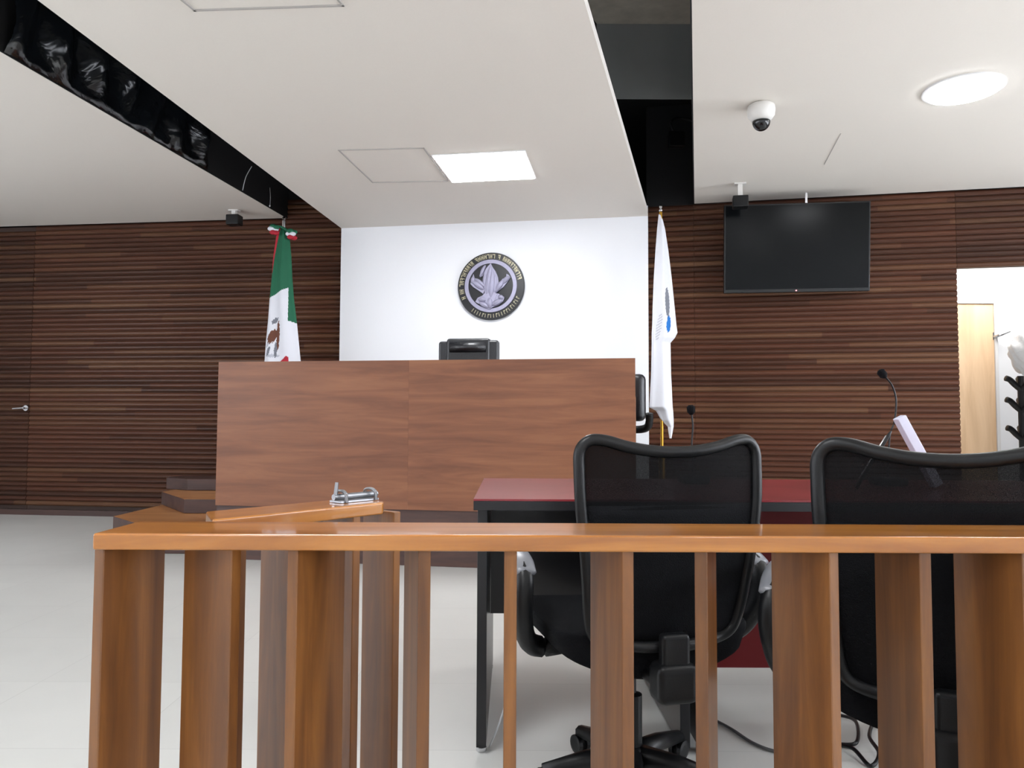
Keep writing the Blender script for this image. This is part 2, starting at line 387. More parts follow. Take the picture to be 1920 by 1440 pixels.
# side room seen through the doorway
Ys = 8.35
b = B(); box(b, 3.0, Ys, 0, 6.9, Ys + .1, 2.85); struct('wall_side_room', b, 'white').name = 'wall_back'
b = B(); box(b, 3.0, 7.35, 0, 3.1, Ys, 2.85); struct('wall_side_room', b, 'white').name = 'wall_left'
b = B(); box(b, 6.8, 6.8, 0, 6.9, Ys, 2.85); struct('wall_side_room', b, 'white').name = 'wall_right'
b = B(); prism(b, [(3.0, yR(3.0) + .09), (6.9, yR(6.9) + .09), (6.9, Ys), (3.0, Ys)], 2.85, 2.93); struct('ceiling', b, 'ceil')
# its birch door
dr = ony(1857, 571, Ys); dl = dr.x - .92
d2 = B(); box(d2, dl, Ys - .045, .01, dr.x, Ys - .002, dr.z); d2 = struct('door_2', d2, 'tanwood')
b = B(); box(b, dr.x + .002, Ys - .06, .0, dr.x + .035, Ys - .002, dr.z + .035); box(b, dl - .035, Ys - .06, 0, dl - .002, Ys - .002, dr.z + .035); box(b, dl - .002, Ys - .06, dr.z + .002, dr.x + .002, Ys - .002, dr.z + .035)
f2 = struct('door_frame', b, 'lampframe', parent=None); f2.parent = d2
b = B(); box(b, 3.7, 7.9, 2.835, 5.2, 8.2, 2.849)
t = thing('ceiling_light', 'long flat ceiling light in the bright side room beyond the doorway', 'light', (5.2, 7.75, 2.85))
b2 = B(); box(b2, -.6, -.3, -.03, .6, .3, 0); link('frame', b2, 'lampframe', t)
b2 = B(); box(b2, -.57, -.27, -.036, .57, .27, -.031); link('diffuser', b2, 'lampwarm', t); b.free()

# outlines of the access hatches in the middle ceiling, and the crack line in the right one
def frame_outline(name, pts, wd=.012, mat='ceil', z=ZC):
    b = B(); n = len(pts)
    for i in range(n):
        a, c = Vector(pts[i]), Vector(pts[(i + 1) % n]); d = (c - a).normalized(); s = Vector((-d.y, d.x, 0)) * wd
        prism(b, [tuple((a - d * wd)[:2]), tuple((c + d * wd)[:2]), tuple((c + d * wd + s)[:2]), tuple((a - d * wd + s)[:2])], z - .006, z - .0005)
    o = struct(name, b, mat); return o
MT['seam'] = plain('seam_grey', (176, 172, 168), .8)
a1 = onz(700, 341, ZC); a2 = onz(657, 300, ZC); du = (onz(838, 338, ZC) - a1)
dn = (a2 - a1); frame_outline('trim_5', [a1, a1 + du, a1 + du + dn * 1.4, a1 + dn * 1.4], mat='seam')
h1 = onz(366, 17, ZC); h2 = onz(640, 8, ZC); h3 = onz(345, 0, ZC)
dd = (h3 - h1).normalized() * .6
frame_outline('trim_6', [h1, h2, h2 + dd * 1, h1 + dd * 1], mat='seam')
b = B(); c1 = onz(1576, 250, ZS); c2 = onz(1545, 308, ZS); s = Vector((.004, 0, 0))
prism(b, [tuple((c1)[:2]), tuple((c1 + s)[:2]), tuple((c2 + s)[:2]), tuple(c2[:2])], ZS - .003, ZS - .0005); struct('trim_7', b, 'seam')

# ------------------------------------------------------------------ ceiling lights
pc = [onz(*p, ZC) for p in ((815, 289), (980, 284), (1005, 333), (845, 339))]
cx = sum(p.x for p in pc) / 4; cy = sum(p.y for p in pc) / 4
wx = ((pc[1] - pc[0]).length + (pc[2] - pc[3]).length) / 2; wy = ((pc[3] - pc[0]).length + (pc[2] - pc[1]).length) / 2
print('panel', cx, cy, wx, wy)
def panel_light(x, y, sx, sy, rz, label):
    t = thing('ceiling_light', label, 'light', (x, y, ZC), rz, 'square panels in the middle ceiling')
    b = B(); box(b, -sx / 2 - .012, -sy / 2 - .012, -.008, sx / 2 + .012, sy / 2 + .012, -.0005); link('frame', b, 'lampframe', t)
    b = B(); box(b, -sx / 2, -sy / 2, -.012, sx / 2, sy / 2, -.0085); link('diffuser', b, 'lamp', t)
    return t
panel_light(cx, cy, wx, wy, math.radians(-9), 'lit square ceiling panel above the judge bench')
panel_light(-.9, 1.2, .6, .6, math.radians(-9), 'lit square ceiling panel over the public seats')
panel_light(-1.6, -1.4, .6, .6, math.radians(-9), 'lit square ceiling panel near the rear wall')
rc = onz(1806, 166, ZS)
def round_light(x, y, label, r=.215):
    t = thing('ceiling_light', label, 'light', (x, y, ZS), 0, 'round lamps in the side ceilings')
    b = B(); lathe(b, [(r + .018, -.0005), (r + .018, -.01), (r, -.014)][::-1], 48); link('frame', b, 'lampframe', t)
    b = B(); lathe(b, [(r - .004, -.019), (r - .001, -.0145)], 48); link('diffuser', b, 'lampround', t)
    return t
round_light(rc.x, rc.y, 'lit round lamp in the right ceiling beside the dome camera')
for (x, y, s) in ((2.3, 2.0, 'lit round lamp above the right end of the railing'), (1.2, -1.2, 'lit round lamp in the right ceiling by the rear wall'),
                  (5.6, 4.6, 'lit round lamp in the far right corner of the ceiling'), (5.4, .4, 'lit round lamp near the right side wall'),
                  (-6.0, 5.6, 'lit round lamp in the left ceiling by the side wall'), (-4.6, 1.6, 'lit round lamp in the left ceiling nearer the railing'), (-5.4, -1.4, 'lit round lamp in the left ceiling by the rear wall')):
    round_light(x, y, s)

# dome camera, small boxes, conduit
dc = onz(1427, 196, ZS)
t = thing('dome_camera', 'white dome security camera with black lens on the right ceiling', 'security camera', (dc.x, dc.y, ZS))
b = B(); lathe(b, [(.062, -.11), (.086, -.075), (.09, -.04), (.086, -.012), (.07, -.0005)], 32); link('housing', b, 'domewhite', t, smooth=True)
b = B(); prof = [(.058 * math.cos(a), -.115 - .062 * math.sin(a)) for a in [PI / 2 * (1 - k / 8) for k in range(9)]]; lathe(b, prof, 32); link('lens_dome', b, 'domeblack', t, smooth=True)
def small_box(px, py, Y, label, k):
    c = ony(px, py, Y)
    t = thing('speaker', label, 'speaker', (c.x, c.y, ZS), k)
    dz = c.z - ZS
    b = B(); box(b, -.065, -.05, dz - .055, .065, .06, dz + .045); link('cabinet', b, 'blackpl', t, bevel=.008)
    b = B(); box(b, -.02, -.02, dz + .044, .02, .02, -.0005); box(b, -.05, -.03, -.012, .05, .03, -.0005); link('bracket', b, 'domewhite', t)
small_box(439, 412, yL(-2.8) - .35, 'small black box speaker above the left slatted wall beside the tricolour flag', aL)
small_box(1388, 378, yR(2.1) - .56, 'small black box speaker above the top left corner of the television', aR)
jb = ony(1268, 262, 6.9)
t = thing('junction_box', 'dark junction box with bent conduit inside the right ceiling slot', 'junction box', tuple(jb))
b = B(); box(b, -.07, -.04, -.07, .07, .04, .07); link('box', b, 'blackpl', t, bevel=.006)
b = B(); tube(b, smoothpath([(-.02, 0, .07), (-.05, 0, .15), (.0, 0, .2), (.12, .0, .19), (.2, 0, .15)]), .012); link('conduit', b, 'blackpl', t, smooth=True)

# plastic sheeting hanging in the left slot, and two loose threads
def slotpt(Y, z): return (line(LA, LB, Y) + .02, Y, z)
b = B(); NU, NV = 60, 14; g = []
y0s, y1s = ony(60, 60, 4.3).y, 6.35
for i in range(NU + 1):
    row = []
    Y = y0s + (y1s - y0s) * i / NU
    for j in range(NV + 1):
        v = j / NV; bulge = .10 * math.sin(PI * v) * (0.6 + .4 * math.sin(i * .7)) + .018 * math.sin(i * .55 + j * .5) + random.uniform(-.004, .004)
        row.append(b.verts.new((line(LA, LB, Y) + .012 + abs(bulge), Y, ZS + .003 + v * .62)))
    g.append(row)
for i in range(NU):
    for j in range(NV): b.faces.new((g[i][j], g[i + 1][j], g[i + 1][j + 1], g[i][j + 1]))
tag(link('plastic_sheet', b, 'sheet', smooth=True, solid=.003), 'crumpled shiny black plastic sheet lining the left ceiling slot', 'plastic sheet')
b = B(); a = Vector(slotpt(6.75, ZS + .0)); 
tube(b, smoothpath([ony(472, 312, 6.7), ony(461, 332, 6.75), ony(455, 357, 6.8)]), .0035, 6); tag(link('thread', b, 'wire', smooth=True), 'pale curved thread crossing the dark left ceiling slot', 'thread')
b = B(); tube(b, smoothpath([ony(506, 352, 7.3), ony(507, 370, 7.3), ony(506, 388, 7.3)]), .0025, 6); lathe(b, [(.003, -.01), (.009, 0), (.003, .01)], 8, Matrix.Translation(ony(506, 386, 7.3))); tag(link('thread', b, 'wire', smooth=True), 'short straight thread hanging above the tricolour flag', 'thread')

# ------------------------------------------------------------------ judge bench
BL = ony(410, 680, 5.64); BR = ony(1191, 670, 5.14)
ab = math.atan2(BR.y - BL.y, BR.x - BL.x); wb = Vector((BR.x - BL.x, BR.y - BL.y)).length
ztop = (BL.z + BR.z) / 2; zpl = ony(830, 958, 5.34).z
print('bench', BL, BR, 'ztop', ztop, 'plinth', zpl)
t = thing('judge_bench', 'tall walnut judge bench with a wide plain front under the round emblem', 'bench', (BL.x, BL.y, 0), ab)
s = wb * (785 - 410) / 781
b = B(); box(b, 0, 0, zpl, s - .0002, .04, ztop); link('front_panel', b, 'bench', t)['label'] = 'left half of the walnut front'
b = B(); box(b, s + .0002, 0, zpl, wb, .04, ztop); link('front_panel', b, 'bench', t)['label'] = 'right half of the walnut front, redder'
b = B(); box(b, wb - .04, .041, zpl, wb, .55, ztop - .25); link('side_panel', b, 'bench', t)
b = B(); box(b, 0, .041, zpl, .04, .55, ztop - .25); link('side_panel', b, 'bench', t)
b = B(); box(b, .041, .041, ztop - .32, wb - .041, .54, ztop - .28); link('worktop', b, 'bench', t)
# platform the bench stands on, with chamfered steps at its left
pf = thing('platform', 'dark stepped wooden platform with cut corners under the judge bench', 'platform', (0, 0, 0))
def bw(x, y):                 # bench frame to world xy
    return (BL.x + x * math.cos(ab) - y * math.sin(ab), BL.y + x * math.sin(ab) + y * math.cos(ab))
wl = lambda x, off: (x, yL(x) - off)
b = B(); prism(b, [bw(-.0, .02), bw(wb - .01, .02), bw(wb + .02, .9), (DB.x - .25, DB.y - .06), (CB.x, CB.y - .06), bw(0, 1.9)], .001, zpl - .002); link('plinth', b, 'plinth', pf)
def stepfaces(bm):             # pale treads; risers coloured dark to paint in their shade
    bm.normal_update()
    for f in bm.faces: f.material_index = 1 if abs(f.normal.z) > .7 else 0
z1, z2, z3 = .22, .34, .45
c1 = onz(262, 983, z1); c1b = onz(212, 968, z1)
b = B(); xr = BL.x + .05
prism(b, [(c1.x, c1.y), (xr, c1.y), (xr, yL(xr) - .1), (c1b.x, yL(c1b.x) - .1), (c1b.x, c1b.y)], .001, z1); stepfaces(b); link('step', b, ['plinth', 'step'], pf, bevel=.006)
c2 = onz(345, 936, z2); c2b = onz(303, 922, z2)
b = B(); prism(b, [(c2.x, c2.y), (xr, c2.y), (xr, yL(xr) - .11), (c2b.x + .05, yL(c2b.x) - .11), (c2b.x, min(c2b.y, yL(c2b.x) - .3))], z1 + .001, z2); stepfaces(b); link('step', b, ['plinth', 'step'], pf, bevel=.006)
c3 = onz(352, 902, z2); c3y = 7.35
b = B(); prism(b, [(ony(352, 900, c3y).x, c3y), (xr, c3y), (xr, yL(xr) - .12), (ony(330, 900, c3y + .3).x, yL(-2.7) - .12), (ony(322, 900, c3y + .3).x, c3y + .18)], z2 + .001, z3); link('step', b, 'plinth', pf, bevel=.006)

# high-backed leather chair behind the bench
c = ony(880, 640, 6.35)
t = thing('office_chair', 'black leather high-backed chair showing just above the judge bench', 'chair', (c.x, c.y, zpl), math.radians(172))
wch = 114 / F * 6.35; top = c.z - zpl + .02
b = B()
for (x0, x1, dz) in ((-wch / 2, -wch / 2 + .10, .015), (-wch / 2 + .07, wch / 2 - .07, 0), (wch / 2 - .10, wch / 2, .022)):
    box(b, x0, -.05 - (.01 if dz == 0 else 0), .55, x1, .05 + (.01 if dz == 0 else 0), top - dz)
link('backrest', b, 'leather', t, bevel=.022)
b = B(); tube(b, [(-wch / 2 + .1, .05, top - .075), (wch / 2 - .1, .05, top - .075)], .045, 16); link('headrest', b, 'leather', t, smooth=True)
b = B(); box(b, -.25, .02, .42, .25, .5, .54); link('seat', b, 'leather', t, bevel=.04)
b = B(); lathe(b, [(.03, .06), (.03, .42)], 16, Matrix.Translation((0, .25, 0))); link('column', b, 'blackpl', t)
b = B()
for k in range(5):
    a = 2 * PI * k / 5; tube(b, [(0, .25, .09), (.3 * math.cos(a), .25 + .3 * math.sin(a), .03)], [.03, .02], 8)
link('base', b, 'blackpl', t)
# second chair, peeping out at the right end of the bench
c = ony(1178, 745, 6.0)
t = thing('office_chair', 'dark office chair half hidden behind the right end of the judge bench', 'chair', (c.x, c.y, zpl), math.radians(150))
zt = ony(1200, 702, 6.0).z - zpl; zb = ony(1200, 790, 6.0).z - zpl; za = ony(1205, 805, 6.0).z - zpl
b = B(); box(b, -.14, -.05, zb, .17, .05, zt); link('backrest', b, 'leather', t, bevel=.045)
b = B(); tube(b, smoothpath([(.02, .02, za), (-.12, .05, za), (-.2, .1, za + .03), (-.22, .13, za + .12)]), .03, 10); link('armrest', b, 'blackpl', t, smooth=True)
b = B(); tube(b, [(0, .1, .03), (0, .1, zb + .02)], .03, 10); link('column', b, 'blackpl', t)
b = B()
for k in range(5):
    a = 2 * PI * k / 5; tube(b, [(0, .1, .05), (.2 * math.cos(a), .1 + .2 * math.sin(a), .02)], .018, 8)
link('base', b, 'blackpl', t)

# ------------------------------------------------------------------ round emblem
ec = ony(921, 537, 7.45); t_ = (ec.x - CB.x) / math.cos(aW); ec.y = CB.y + t_ * math.sin(aW)
ec = ony(921, 537, ec.y - .02); R = 64 / F * ec.y
t = thing('wall_emblem', 'round black and silver emblem of an eagle on the white wall', 'emblem', tuple(ec), aW)
MW = Matrix.Rotation(PI / 2, 4, 'X')     # local xy drawing to the wall: x right, y up, extrudes towards -y
b = B(); lathe(b, [(R, -.018), (R, .012), (R * .985, .02), (R * .93, .02)], 72, MW); link('disc', b, 'medal', t)
def annulus(b, r0, r1, z0, z1, seg=72):
    rings = []
    for r, z in ((r0, z0), (r1, z0), (r1, z1), (r0, z1)):
        rings.append([b.verts.new(MW @ Vector((r * math.cos(2 * PI * k / seg), r * math.sin(2 * PI * k / seg), z))) for k in range(seg)])
    for i in range(4):
        A, C = rings[i], rings[(i + 1) % 4]
        for k in range(seg): b.faces.new((A[k], A[(k + 1) % seg], C[(k + 1) % seg], C[k]))
    return b
link('silver_ring', annulus(B(), R * .67, R * .78, .02, .032), 'silver', t)
b = B()
def arcblock(b, a0, a1, r0, r1, z0, z1, n=3):
    pts = [(r1 * math.cos(a0 + (a1 - a0) * k / n), r1 * math.sin(a0 + (a1 - a0) * k / n)) for k in range(n + 1)] + [(r0 * math.cos(a1 + (a0 - a1) * k / n), r0 * math.sin(a1 + (a0 - a1) * k / n)) for k in range(n + 1)]
    prism(b, pts, z0, z1, MW)
a = math.radians(12)
while a < math.radians(205):            # blurred lettering round the rim
    wdt = math.radians(random.choice((3.2, 4, 4.6)))
    r0, r1 = R * .82, R * .95; m = (a + a + wdt) / 2
    arcblock(b, a, a + wdt * .3, r0, r1, .02, .026, 1)
    q = random.random()
    if q < .7: arcblock(b, a + wdt * .3, a + wdt, r1 - R * .03, r1, .02, .026, 1)
    if q > .25: arcblock(b, a + wdt * .3, a + wdt * .8, R * .87, R * .9, .02, .026, 1)
    if q > .5: arcblock(b, a + wdt * .72, a + wdt, r0, r1, .02, .026, 1)
    a += wdt + math.radians(1.5 if random.random() < .84 else 6)
a = math.radians(232)
while a < math.radians(338):
    wdt = math.radians(3.4); r0, r1 = R * .83, R * .94
    arcblock(b, a, a + wdt * .3, r0, r1, .02, .026, 1)
    if random.random() < .6: arcblock(b, a + wdt * .3, a + wdt, r0, r0 + R * .03, .02, .026, 1)
    a += wdt + math.radians(2.0)
link('lettering', b, 'gold', t)
def N(pts): return [((x - 710) / 630 * R, (735 - y) / 630 * R) for x, y in pts]
b = B()
prism(b, N([(715, 318), (640, 400), (600, 470), (570, 600), (565, 720), (600, 800), (605, 870), (560, 920), (650, 1080), (760, 1080), (850, 890), (800, 870), (860, 760), (872, 700), (852, 580), (800, 460), (755, 400)]), .02, .05, MW)
prism(b, N([(560, 915), (470, 955), (425, 1030), (520, 1085), (560, 1110), (640, 1160), (690, 1185), (760, 1135), (860, 1100), (950, 1030), (972, 950), (900, 908), (850, 880), (700, 1000)]), .02, .043, MW)
prism(b, N([(340, 620), (385, 505), (405, 580), (480, 610), (560, 720), (610, 790), (575, 885), (500, 830), (380, 750), (328, 690)]), .02, .04, MW)
prism(b, N([(498, 540), (530, 440), (598, 345), (622, 352), (600, 450), (560, 550), (510, 572)]), .02, .038, MW)
prism(b, N([(800, 885), (778, 850), (885, 680), (935, 612), (1000, 590), (1010, 520), (1050, 540), (1085, 590), (1022, 680), (960, 762), (870, 822)]), .02, .04, MW)
def feather(x0, y0, x1, y1, r):   # a rounded raised stroke
    (a0, c0), (a1, c1) = N([(x0, y0), (x1, y1)]); p0 = MW @ Vector((a0, c0, .04)); p1 = MW @ Vector((a1, c1, .04)); q = r / 630 * R
    tube(b, smoothpath([p0, p0.lerp(p1, .3), p0.lerp(p1, .7), p1]), [q * (.25 + .75 * math.sin(PI * (k + .5) / 25)) for k in range(25)], 8)
for st in ((715, 360, 640, 900, 60), (750, 430, 720, 960, 62), (810, 520, 790, 880, 48), (610, 500, 600, 760, 36), (600, 360, 520, 550, 34), (380, 560, 370, 680, 40), (370, 640, 580, 800, 50), (430, 600, 610, 760, 44),
           (1060, 570, 930, 700, 46), (950, 640, 800, 860, 52), (480, 980, 640, 1000, 52), (500, 1040, 690, 1140, 50), (700, 960, 700, 1160, 60), (740, 1100, 930, 1000, 56), (860, 930, 950, 980, 48)): feather(*st)
link('eagle_relief', b, 'silver', t, bevel=.004)

# ------------------------------------------------------------------ flags
def draped(rows, Y, pick, pleats=5, depth=.07, nseg=200, mats=('fwhite',)):
    """rows: (py, px_left, px_right); a closed, pleated bundle of cloth hanging round its pole"""
    bm = B(); R_ = []
    ys = [r[0] for r in rows]; fine = []
    for i in range(len(rows) - 1):
        n = max(2, int((rows[i + 1][0] - rows[i][0]) / 1.6))
        for k in range(n):
            f = k / n; fine.append(tuple(rows[i][j] + (rows[i + 1][j] - rows[i][j]) * f for j in range(3)))
    fine.append(rows[-1]); rings = []; info = []
    for (py, a, c) in fine:
        L_ = ony(a, py, Y); Rr = ony(c, py, Y); cx = (L_.x + Rr.x) / 2; hw = max((Rr.x - L_.x) / 2, .004)
        dp = min(depth, hw * .8); ring = []
        for k in range(nseg):
            th = 2 * PI * k / nseg
            mod = 1 + .22 * math.cos(th * pleats + .6 * math.sin(py * .02)) * (0 if abs(math.cos(th)) > .97 else 1)
            ring.append(bm.verts.new((cx + hw * math.cos(th), Y - dp * math.sin(th) * mod, (L_.z + Rr.z) / 2)))
        rings.append(ring)
    for i in range(len(rings) - 1):
        for k in range(nseg):
            k2 = (k + 1) % nseg; f = bm.faces.new((rings[i][k], rings[i][k2], rings[i + 1][k2], rings[i + 1][k]))
            u = (math.cos(2 * PI * (k + .5) / nseg) + 1) / 2; py = (fine[i][0] + fine[i + 1][0]) / 2
            px = fine[i][1] + (fine[i][2] - fine[i][1]) * u
            f.material_index = pick(px, py, math.sin(2 * PI * (k + .5) / nseg) > 0)
    bm.faces.new(rings[0]); bm.faces.new(rings[-1][::-1])
    return bm
# tricolour flag: cloth pattern laid out over the folds
YF = 7.35
def pick_mx(px, py, front):
    if px < 525 - (py - 445) * .17 and py < 514: return 2
    if py < 548 + (530 - px) * .55 and px < 543: return 0
    if px >= 543 and py < 603 + (px - 545) * .3: return 0
    if py > 668 + abs(px - 541) * .9 and 528 < px < 545 or py > 690: return 2
    def el(cx, cy, rx, ry, sl=0):
        dx = px - cx - sl * (py - cy); dy = py - cy; wob = 1 + .18 * math.sin(px * 1.3 + py * .7) + .12 * math.sin(py * 1.1 - px * .9)
        return (dx / rx) ** 2 + (dy / ry) ** 2 < wob
    if px < 529:
        if el(514, 632, 8, 13, -.35): return 3
        if el(525, 630, 3.2, 26, -.05): return 3
        if el(519, 603, 5.5, 6, -.6): return 4
        if el(520, 657, 3, 14, -.1) or el(506, 660, 3, 9, -.3): return 4
        if el(514, 668, 13, 3.2, 0) or el(506, 645, 2.5, 8, -.5): return 5
    return 1
cloth = draped([(428, 524, 538), (445, 518, 543), (480, 513, 546), (520, 510, 548), (560, 506, 551), (600, 503, 556), (640, 499, 560), (680, 496, 564), (720, 495, 566), (760, 497, 563), (790, 503, 552), (810, 512, 540)], YF, pick_mx)
pole = ony(532, 430, YF)
t = thing('flag', 'draped green white and red flag on a pole left of the judge bench', 'flag', (pole.x, YF, 0))
inv = Matrix.Translation((-pole.x, -YF, 0))
def local(bm): bmesh.ops.transform(bm, matrix=inv, verts=bm.verts); return bm
link('cloth', local(cloth), ['green', 'fwhite', 'fred', 'fbrown', 'fgrey', 'fsilver'], t, smooth=True)['label'] = 'green, white and red cloth with a brown eagle print'
zp = ony(532, 414, YF).z
b = B(); lathe(b, [(.016, .5), (.016, zp)], 16); lathe(b, [(.004, zp), (.02, zp + .02), (.004, zp + .05)], 12); link('pole', b, 'chrome', t, smooth=False)
b = B(); lathe(b, [(.17, z3 + .001), (.17, z3 + .03), (.04, z3 + .06), (.03, .52)], 24); link('stand', b, 'brass', t)
def bow(px, py, parent, name):
    c = ony(px, py, YF - .06); c = c - Vector((pole.x, YF, 0)); b = B(); k = 0
    for (dx, dz, mi) in ((-.012, .03, 0), (.01, .0, 1), (-.01, -.03, 2), (.02, -.035, 2), (.022, .02, 0), (-.03, .005, 1)):
        bmesh.ops.create_icosphere(b, subdivisions=2, radius=.03, matrix=Matrix.Translation(c + Vector((dx, random.uniform(-.01, .01), dz))) @ Matrix.Diagonal((1.1, .6, .75, 1)))
        b.faces.ensure_lookup_table()
        for f in list(b.faces)[k:]: f.material_index = mi
        k = len(b.faces)
    return link(name, b, ['green', 'fwhite', 'fred'], parent, smooth=True)
bow(514, 430, t, 'ribbon_bow'); bow(547, 439, t, 'ribbon_bow')
b = B(); tube(b, smoothpath([ony(514, 430, YF - .05), ony(522, 425, YF - .05), ony(532, 428, YF - .05), ony(547, 439, YF - .06)]), .012, 8); link('ribbon', local(b), 'green', t, smooth=True)
# white flag
YG = 6.75
def pick_w(px, py, front):
    def el(cx, cy, rx, ry, sl=0):
        dx = px - cx - sl * (py - cy); dy = py - cy
        return (dx / rx) ** 2 + (dy / ry) ** 2 < 1 + .15 * math.sin(py * .9 + px)
    if el(1250, 610, 4.5, 15, -.08): return 2
    if el(1248, 570, 4.6, 28, .02): return 1
    if el(1233, 615, 4.2, 26, -.14) and math.sin(py * 1.25 + px * .8) > .1: return 3
    return 0
cloth = draped([(402, 1235, 1240), (430, 1232, 1247), (470, 1229, 1253), (520, 1226, 1259), (570, 1224, 1264), (610, 1223, 1268), (624, 1222, 1270), (634, 1222, 1265), (643, 1222, 1257), (700, 1221, 1258), (740, 1219, 1260), (764, 1218, 1261), (770, 1230, 1262), (788, 1240, 1263), (800, 1252, 1263), (822, 1255, 1259)], YG, pick_w, 4, .08)
pole2 = ony(1239, 420, YG)
t = thing('flag', 'draped white flag with blue and grey print right of the judge bench', 'flag', (pole2.x, YG, 0))
pole = pole2; inv = Matrix.Translation((-pole.x, -YG, 0))
link('cloth', local(cloth), ['fwhite', 'fgrey', 'fblue', 'fsilver'], t, smooth=True)
zp = ony(1239, 398, YG).z
b = B(); lathe(b, [(.014, .5), (.014, zp)], 16); link('pole', b, 'brass', t)
b = B(); lathe(b, [(.003, zp), (.018, zp + .015), (.006, zp + .03), (.014, zp + .045), (.002, zp + .08)], 12); link('finial', b, 'chrome', t, smooth=True)
b = B(); lathe(b, [(.16, .001), (.16, .03), (.05, .07), (.03, .2), (.03, .72), (.045, .76), (.018, .8)], 24); link('stand', b, 'brass', t)

# ------------------------------------------------------------------ television
TY = yR(2.6) - .22
tl, tr, bl_ = ony(1356, 388, TY + .08), ony(1628, 375, TY - .08), ony(1362, 550, TY + .08)
tw = Vector((tr.x - tl.x, tr.y - tl.y)).length; th = tl.z - bl_.z; at_ = math.atan2(tr.y - tl.y, tr.x - tl.x)
t = thing('television', 'large black flat screen television high on the right slatted wall', 'television', (tl.x, tl.y, bl_.z), at_); t.rotation_euler = (math.radians(5), 0, at_)
b = B(); box(b, 0, 0, 0, tw, .05, th); link('bezel', b, 'tvframe', t, bevel=.006)
b = B(); box(b, .014, -.003, .03, tw - .014, .0005, th - .014); link('screen', b, 'screen', t)
b = B(); box(b, tw / 2 - .2, .051, th / 2 - .15, tw / 2 + .2, .18, th / 2 + .15); link('wall_bracket', b, 'blackpl', t)
b = B(); lathe(b, [(.006, -.006), (.006, .002)], 12, Matrix.Translation((tw * .5, -.002, .015)) @ Matrix.Rotation(PI / 2, 4, 'X')); MT['led'] = emit('red_standby_led', (255, 60, 70), 1.0); link('standby_light', b, 'led', t)['label'] = 'tiny red standby light'
b = B(); box(b, tw * .56, .01, th, tw * .56 + .018, .028, th + .09); link('hanger', b, 'chrome', t)

# ------------------------------------------------------------------ railing in the foreground
ZR, TR = .817, .027
yf = onz(960, 1003.5, ZR).y; yb2 = onz(960, 980, ZR).y; xl = ony(173, 1005, yf).x
print('rail', yf, yb2, xl)
rl = thing('wooden_railing', 'varnished orange wooden railing of angled upright boards across the foreground', 'railing', (xl, yf, 0))
b = B(); box(b, 0, 0, ZR - TR, 2.7, yb2 - yf, ZR); link('handrail', b, 'rail', rl, bevel=.004)
b = B(); box(b, 0, .02, .002, 2.7, yb2 - yf - .02, .05); link('bottom_rail', b, 'rail', rl, bevel=.004)
boards = [(180, 21, .13), (372, -62, .115), (545, 24, .13), (795, -18, .13), (957, 0, .13), (1179, -18, .13), (1316, 23, .10), (1568, -26, .13), (1740, -6, .13), (1932, -20, .13), (2110, 12, .13), (2290, -15, .13)]
for (px, adeg, wd) in boards:
    p = ony(px, 1100, yf + .006); a = math.radians(adeg); b = B()
    box(b, -.0105, 0, .049, .0105, wd, ZR - TR + .001)
    if adeg < -50: p = ony(440, 1100, yf + .03)
    link('baluster', b, 'board', rl, bevel=.002, loc=(p.x - xl, p.y - yf + .006, 0), rot=(0, 0, -a))
# gate leaf, hinged off the railing and standing open
g0 = Vector((-.615, yb2 + .035, 0)); g1f = onz(752, 943, ZR); g1b = onz(776, 931, ZR)
gm0 = onz(412, 973, ZR); gm1 = onz(714, 942.5, ZR); gd = Vector((gm1.x - gm0.x, gm1.y - gm0.y, 0)).normalized(); gn = Vector((-gd.y, gd.x, 0))
ga = math.atan2(gd.y, gd.x)
org = Vector((gm0.x, gm0.y, 0)) - gd * .015; glen = (Vector((g1f.x, g1f.y, 0)) - org).dot(gd)
print('gate', org, glen, math.degrees(ga))
gt = thing('swing_gate', 'wooden swing gate of upright boards standing open behind the railing with a steel latch', 'gate', tuple(org), ga)
b = B(); prism(b, [(.0, 0), (glen - .02, 0), (glen, .02), (glen, .115), (glen - .02, .132), (.06, .132)], ZR - TR, ZR); link('handrail', b, 'rail', gt, bevel=.004)
b = B(); prism(b, [(.03, .02), (glen, .02), (glen, .11), (.07, .11)], .03, .07); link('bottom_rail', b, 'rail', gt, bevel=.004)
for px in (462, 562, 675, 750):
    k = (px - 960) / F            # front edge of the board where the sight line crosses the gate's front line
    s_ = (k * org.y - org.x) / (gd.x - k * gd.y)
    b = B(); box(b, -.010, .004, .069, .010, .115, ZR - TR + .001); link('baluster', b, 'board', gt, bevel=.002, loc=(s_, 0, 0))
lt = B(); lz = ZR + .001
box(lt, glen - .10, .05, lz, glen + .01, .09, lz + .004)
tube(lt, [(glen - .105, .07, lz + .012), (glen + .02, .07, lz + .012)], .007, 10)
tube(lt, [(glen - .10, .07, lz + .010), (glen - .096, .07, lz + .045)], [.005, .004], 8)
for q in (.0, -.085): tube(lt, smoothpath([(glen + q, .048, lz), (glen + q, .052, lz + .02), (glen + q, .07, lz + .025), (glen + q, .088, lz + .02), (glen + q, .092, lz)]), .004, 6)
link('latch', lt, 'latchsteel', gt, smooth=False)['label'] = 'steel sliding bolt latch'

